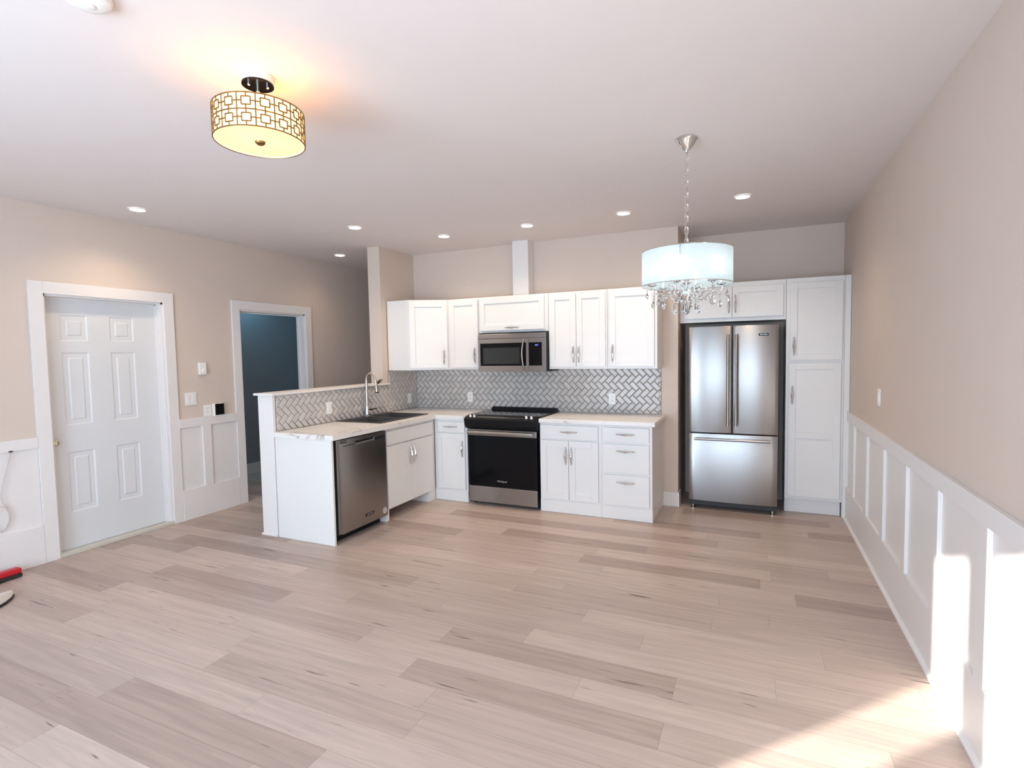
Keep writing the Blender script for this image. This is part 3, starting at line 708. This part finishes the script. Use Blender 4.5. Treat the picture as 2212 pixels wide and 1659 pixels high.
MB().lathe([(DR - .006, DZ0 + .004), (DR - .006, DZ0 + .008)], (DX, DY, 0), n=64).build('diffuser', M['frost'], r, smooth=True, off=o)
MB().lathe([(.012, DZ0 - .010), (.020, DZ0 - .004), (.022, DZ0 + .003)], (DX, DY, 0), n=24).build('finial', M['bronze'], r, smooth=True, off=o)
# lattice: rings, posts and squares on the drum surface
mb = MB(); NC = 16; rad = DR + .0022; wd = .0028; RH = (DZ1 - DZ0) / 2; da = 2 * PI / NC
def cp_(a, z, k=0): return (DX + (rad + k) * math.cos(a), DY + (rad + k) * math.sin(a), z)
def arc(a0, a1, z): mb.tube([cp_(a0 + (a1 - a0) * k / 6, z) for k in range(7)], wd, 5)
def post(a, z0, z1): mb.tube([cp_(a, z0), cp_(a, z1)], wd, 5)
for i in range(NC):
    a0 = i * da; am = a0 + da / 2; post(a0, DZ0, DZ1)
    for j in range(2):
        z0 = DZ0 + j * RH; zm = z0 + RH / 2; q = da * .245; h = RH * .245
        post(am - q, zm - h, zm + h); post(am + q, zm - h, zm + h); arc(am - q, am + q, zm - h); arc(am - q, am + q, zm + h)
        post(am, z0, zm - h); post(am, zm + h, z0 + RH); arc(a0, am - q, zm); arc(am + q, a0 + da, zm)
        for sa, sz in ((-1, -1), (1, -1), (-1, 1), (1, 1)):       # corner brackets around each square
            arc(am + sa * q * .0, am + sa * q * 1.0, zm + sz * h * 1.0)
    arc(a0, a0 + da, DZ0 + RH)
mb.build('lattice', M['bronze'], r, off=o)
for z in (DZ0, DZ1): MB().tube([cp_(2 * PI * k / 72, z) for k in range(72)], .0028, 6, True).build('rim', M['bronze'], r, smooth=True, off=o)
for a in (.9, .9 + PI * 2 / 3, .9 + PI * 4 / 3):
    p = (DX + .08 * math.cos(a), DY + .08 * math.sin(a), 2.545)
    MB().sphere(p, .022, 8).build('bulb', M['warm_bulb'], r, smooth=True, off=o)
l = lamp('drum_lamp_light', 'POINT', (0, 0, 2.530 - ZC), 2.7, (1.0, .36, .06), shadow_soft_size=.06); l.parent = r

# ------------------------------------------------------------------ crystal chandelier
CX, CY = 3.39, -2.187; CR, CZ0, CZ1 = .250, 1.925, 2.118
r = thing('crystal_chandelier', 'lit crystal chandelier with white drum shade hanging from chain', 'chandelier', (CX, CY, ZC)); o = r.location
MB().lathe([(.060, 0), (.061, -.006), (.052, -.014), (.047, -.030), (.030, -.046), (.024, -.058), (.010, -.066), (.008, -.074)], (CX, CY, ZC), n=32).build('canopy', M['chrome'], r, smooth=True, off=o)
mb = MB(); z = ZC - .072; i = 0; LL = .040
while z > CZ1 + .02:
    pl_ = []
    for k in range(16):
        a = 2 * PI * k / 16; u = .0085 * math.cos(a); v = (LL / 2 - .008) * (1 if math.sin(a) > 0 else -1) + .0085 * math.sin(a)
        pl_.append((CX + (u if i % 2 else u * .5), CY + (u * .4 if i % 2 else u * .9), z - LL / 2 + v))
    mb.tube(pl_, .0025, 6, True); z -= LL - .0075; i += 1
mb.build('chain', M['chrome'], r, smooth=True, off=o)
MB().tube([(CX + .004 * math.sin(k * 1.3), CY + .003 * math.cos(k * 1.7), ZC - .07 - (ZC - .07 - CZ1) * k / 24) for k in range(25)], .0016, 5).build('power_cord', M['cord'], r, off=o)
MB().lathe([(CR, CZ0), (CR, CZ1), (CR - .0015, CZ1), (CR - .0015, CZ0), (CR, CZ0)], (CX, CY, 0), n=72, cap=False).build('shade', M['sheer'], r, smooth=True, off=o)
for z in (CZ0, CZ1): MB().tube([(CX + CR * math.cos(2 * PI * k / 72), CY + CR * math.sin(2 * PI * k / 72), z) for k in range(72)], .0022, 6, True).build('shade_ring', M['chrome'], r, smooth=True, off=o)
mb = MB()
for a in (.5, .5 + 2 * PI / 3, .5 + 4 * PI / 3): mb.tube([(CX, CY, 2.075), (CX + CR * .99 * math.cos(a), CY + CR * .99 * math.sin(a), 2.062), (CX + CR * .995 * math.cos(a), CY + CR * .995 * math.sin(a), CZ1)], .0022, 6)
mb.build('shade_spider', M['chrome'], r, smooth=True, off=o)
MB().lathe([(.004, 2.16), (.006, 2.12), (.006, 2.06), (.016, 2.05), (.016, 2.03), (.007, 2.02), (.010, 1.97), (.022, 1.955), (.026, 1.94), (.010, 1.925), (.010, 1.90), (.028, 1.89), (.034, 1.87), (.022, 1.85), (.012, 1.835), (.018, 1.825), (.010, 1.812), (.004, 1.805)], (CX, CY, 0), n=24).build('column', M['chrome'], r, smooth=True, off=o)
drop = None; bead = None
def hang(name, src, p, mk, rz=0.0, sc=1.0):
    if src is None: src = mk().build(name, M['crystal'], r, smooth=False); ob = src
    else:
        ob = src.copy(); COL.objects.link(ob); ob.parent = r
    ob.location = Vector(p) - o; ob.rotation_euler = (0, 0, rz); ob.scale = (sc, sc, sc)
    return src
mk_drop = lambda: MB().lathe([(.0015, 0), (.0045, -.004), (.0045, -.008), (.002, -.012), (.004, -.020), (.0095, -.034), (.0100, -.041), (.006, -.050), (.0005, -.054)], n=8)
mk_bead = lambda: MB().lathe([(.001, -.0065), (.0055, -.0035), (.0065, 0), (.0055, .0035), (.001, .0065)], n=8)
NA = 6
for i in range(NA):
    a = .35 + 2 * PI * i / NA; ca, sa = math.cos(a), math.sin(a)
    def q(rr, z): return (CX + rr * ca, CY + rr * sa, z)
    prof = [(.022, 1.872), (.045, 1.850), (.075, 1.842), (.105, 1.853), (.130, 1.876), (.155, 1.884), (.180, 1.878), (.198, 1.886), (.204, 1.906), (.196, 1.920)]
    MB().tube([q(*p) for p in prof], [.0048, .0046, .0044, .0042, .004, .004, .004, .004, .004, .004], 8).build('arm', M['chrome'], r, smooth=True, off=o)
    sc_ = []
    for k in range(15): t = k / 14; b = 3.4 * PI * .62 * t; sc_.append(q(.085 + .030 * (1 - .55 * t) * math.cos(b), 1.895 + .030 * (1 - .55 * t) * math.sin(b)))
    MB().tube(sc_, .0026, 6).build('scroll', M['chrome'], r, smooth=True, off=o)
    MB().lathe([(.006, 1.918), (.024, 1.926), (.026, 1.931), (.012, 1.930), (.0105, 1.934)], q(.196, 0), n=18).build('candle_cup', M['crystal'], r, off=o)
    cs = MB().lathe([(.009, 1.934), (.009, 1.985)], q(.196, 0), n=14).build('candle', M['wax'], r, smooth=True, off=o)
    MB().lathe([(.006, 1.985), (.0125, 1.998), (.013, 2.010), (.008, 2.026), (.001, 2.040)], q(.196, 0), n=14).build('candle_bulb', M['bulb'], cs, smooth=True, off=o)
    l = lamp('candle_light', 'POINT', Vector(q(.165, 2.03)) - o, .09, (.88, .96, 1.0), shadow_soft_size=.02); l.parent = r
    for k, (dr_, dz) in enumerate(((.222, 1.922), (.190, 1.874), (.168, 1.880), (.075, 1.838))):
        aa = a + (k - 1) * .12
        p = (CX + dr_ * math.cos(aa), CY + dr_ * math.sin(aa), dz)
        bead = hang('crystal_bead', bead, (p[0], p[1], p[2] - .008), mk_bead, i)
        drop = hang('crystal_drop', drop, (p[0], p[1], p[2] - .018), mk_drop, i * .7 + k, 1.0 + .15 * (k % 2))
    for k in range(3):      # bead swag between neighbouring arms
        t = (k + 1) / 4; aa = a + 2 * PI / NA * t; rr = .150; p = (CX + rr * math.cos(aa), CY + rr * math.sin(aa), 1.872 - .022 * math.sin(PI * t))
        bead = hang('crystal_bead', bead, p, mk_bead, k)
for k in range(4):
    a = .2 + k * PI / 2; drop = hang('crystal_drop', drop, (CX + .016 * math.cos(a), CY + .016 * math.sin(a), 1.826), mk_drop, k, 1.1)
MB().sphere((CX, CY, 1.772), .016, 7).build('crystal_ball', M['crystal'], r, off=o)
MB().cyl((CX, CY, 1.786), (CX, CY, 1.808), .0012, n=6).build('ball_wire', M['chrome'], r, off=o)

# ------------------------------------------------------------------ odds and ends
r = thing('smoke_detector', 'round white smoke detector on the ceiling at top left', 'smoke detector', (1.745, -4.345, ZC))
MB().lathe([(.066, 0), (.068, -.010), (.064, -.026), (.050, -.034), (.030, -.036)], n=36).build('housing', M['plastic'], r, smooth=True)
MB().lathe([(.020, -.034), (.020, -.040), (.012, -.043)], n=24).build('test_button', M['plastic'], r, smooth=True)
# cord pinned on the wainscot
r = thing('hanging_cord', 'thin grey cord looped down the white wainscot at left edge', 'cord', (XL + .03, -3.47, .33)); o = r.location
pts = [(-3.432, .898), (-3.445, .85), (-3.468, .76), (-3.492, .67), (-3.505, .58), (-3.500, .53), (-3.474, .495), (-3.461, .455), (-3.462, .40), (-3.478, .36), (-3.505, .325), (-3.54, .33), (-3.555, .40), (-3.545, .47), (-3.515, .515), (-3.48, .49), (-3.466, .44), (-3.470, .39), (-3.49, .345), (-3.52, .318)]
MB().tube([(XL + .027 + .002 * (i % 3), y, z) for i, (y, z) in enumerate(pts)], .0028, 6).build('cord_loop', M['cord'], r, smooth=True, off=o)
MB().box(XL + .022, XL + .034, -3.442, -3.424, .892, .902).build('cord_clip', M['dark'], r, off=o)
# red tool on the floor
r = thing('red_power_tool', 'red and black long tool lying on floor by left wainscot', 'tool', (-1.085, -3.605, 0), math.radians(92))
MB().box(-.30, .130, -.034, .034, .030, .072).build('red_housing', M['red'], r, .014, seg=4, smooth=True)
MB().box(-.30, .132, -.031, .031, .004, .032).build('black_underside', M['dark'], r, .006)
MB().box(-.30, -.02, -.070, -.034, 0, .024).build('foot_bar', M['dark'], r, .005)
# white pointed shoe toe
r = thing('white_shoe', 'pointed white shoe with black sole on floor at left edge', 'shoe', (-.672, -3.757, 0), math.radians(125))
def shoe(z0, z1, k):
    q = [(-.22, -.040), (-.12, -.045), (-.03, -.046), (.03, -.036), (.075, -.018), (.095, 0), (.075, .016), (.03, .033), (-.03, .042), (-.12, .042), (-.22, .038)]
    return MB().prism([(a * k if a > 0 else a, b * k) for a, b in q], z0, z1)
shoe(0, .018, 1.25).build('sole', M['dark'], r, .003)
mb = shoe(.018, .074, 1.22)
for v in mb.bm.verts:
    if v.co.z > .05: v.co.z = .076 - max(0, v.co.x + .08) * .20; v.co.y *= .62
mb.build('upper', M['offwhite'], r, .006, seg=3, smooth=True)
# added fill lamp, unseen, that washes the top of the dim room blue
lamp('dim_room_fill', 'AREA', (-2.18, -.55, ZC - .03), 9, (.26, .68, 1.0), (0, 0, -1), shape='DISK', size=.2)
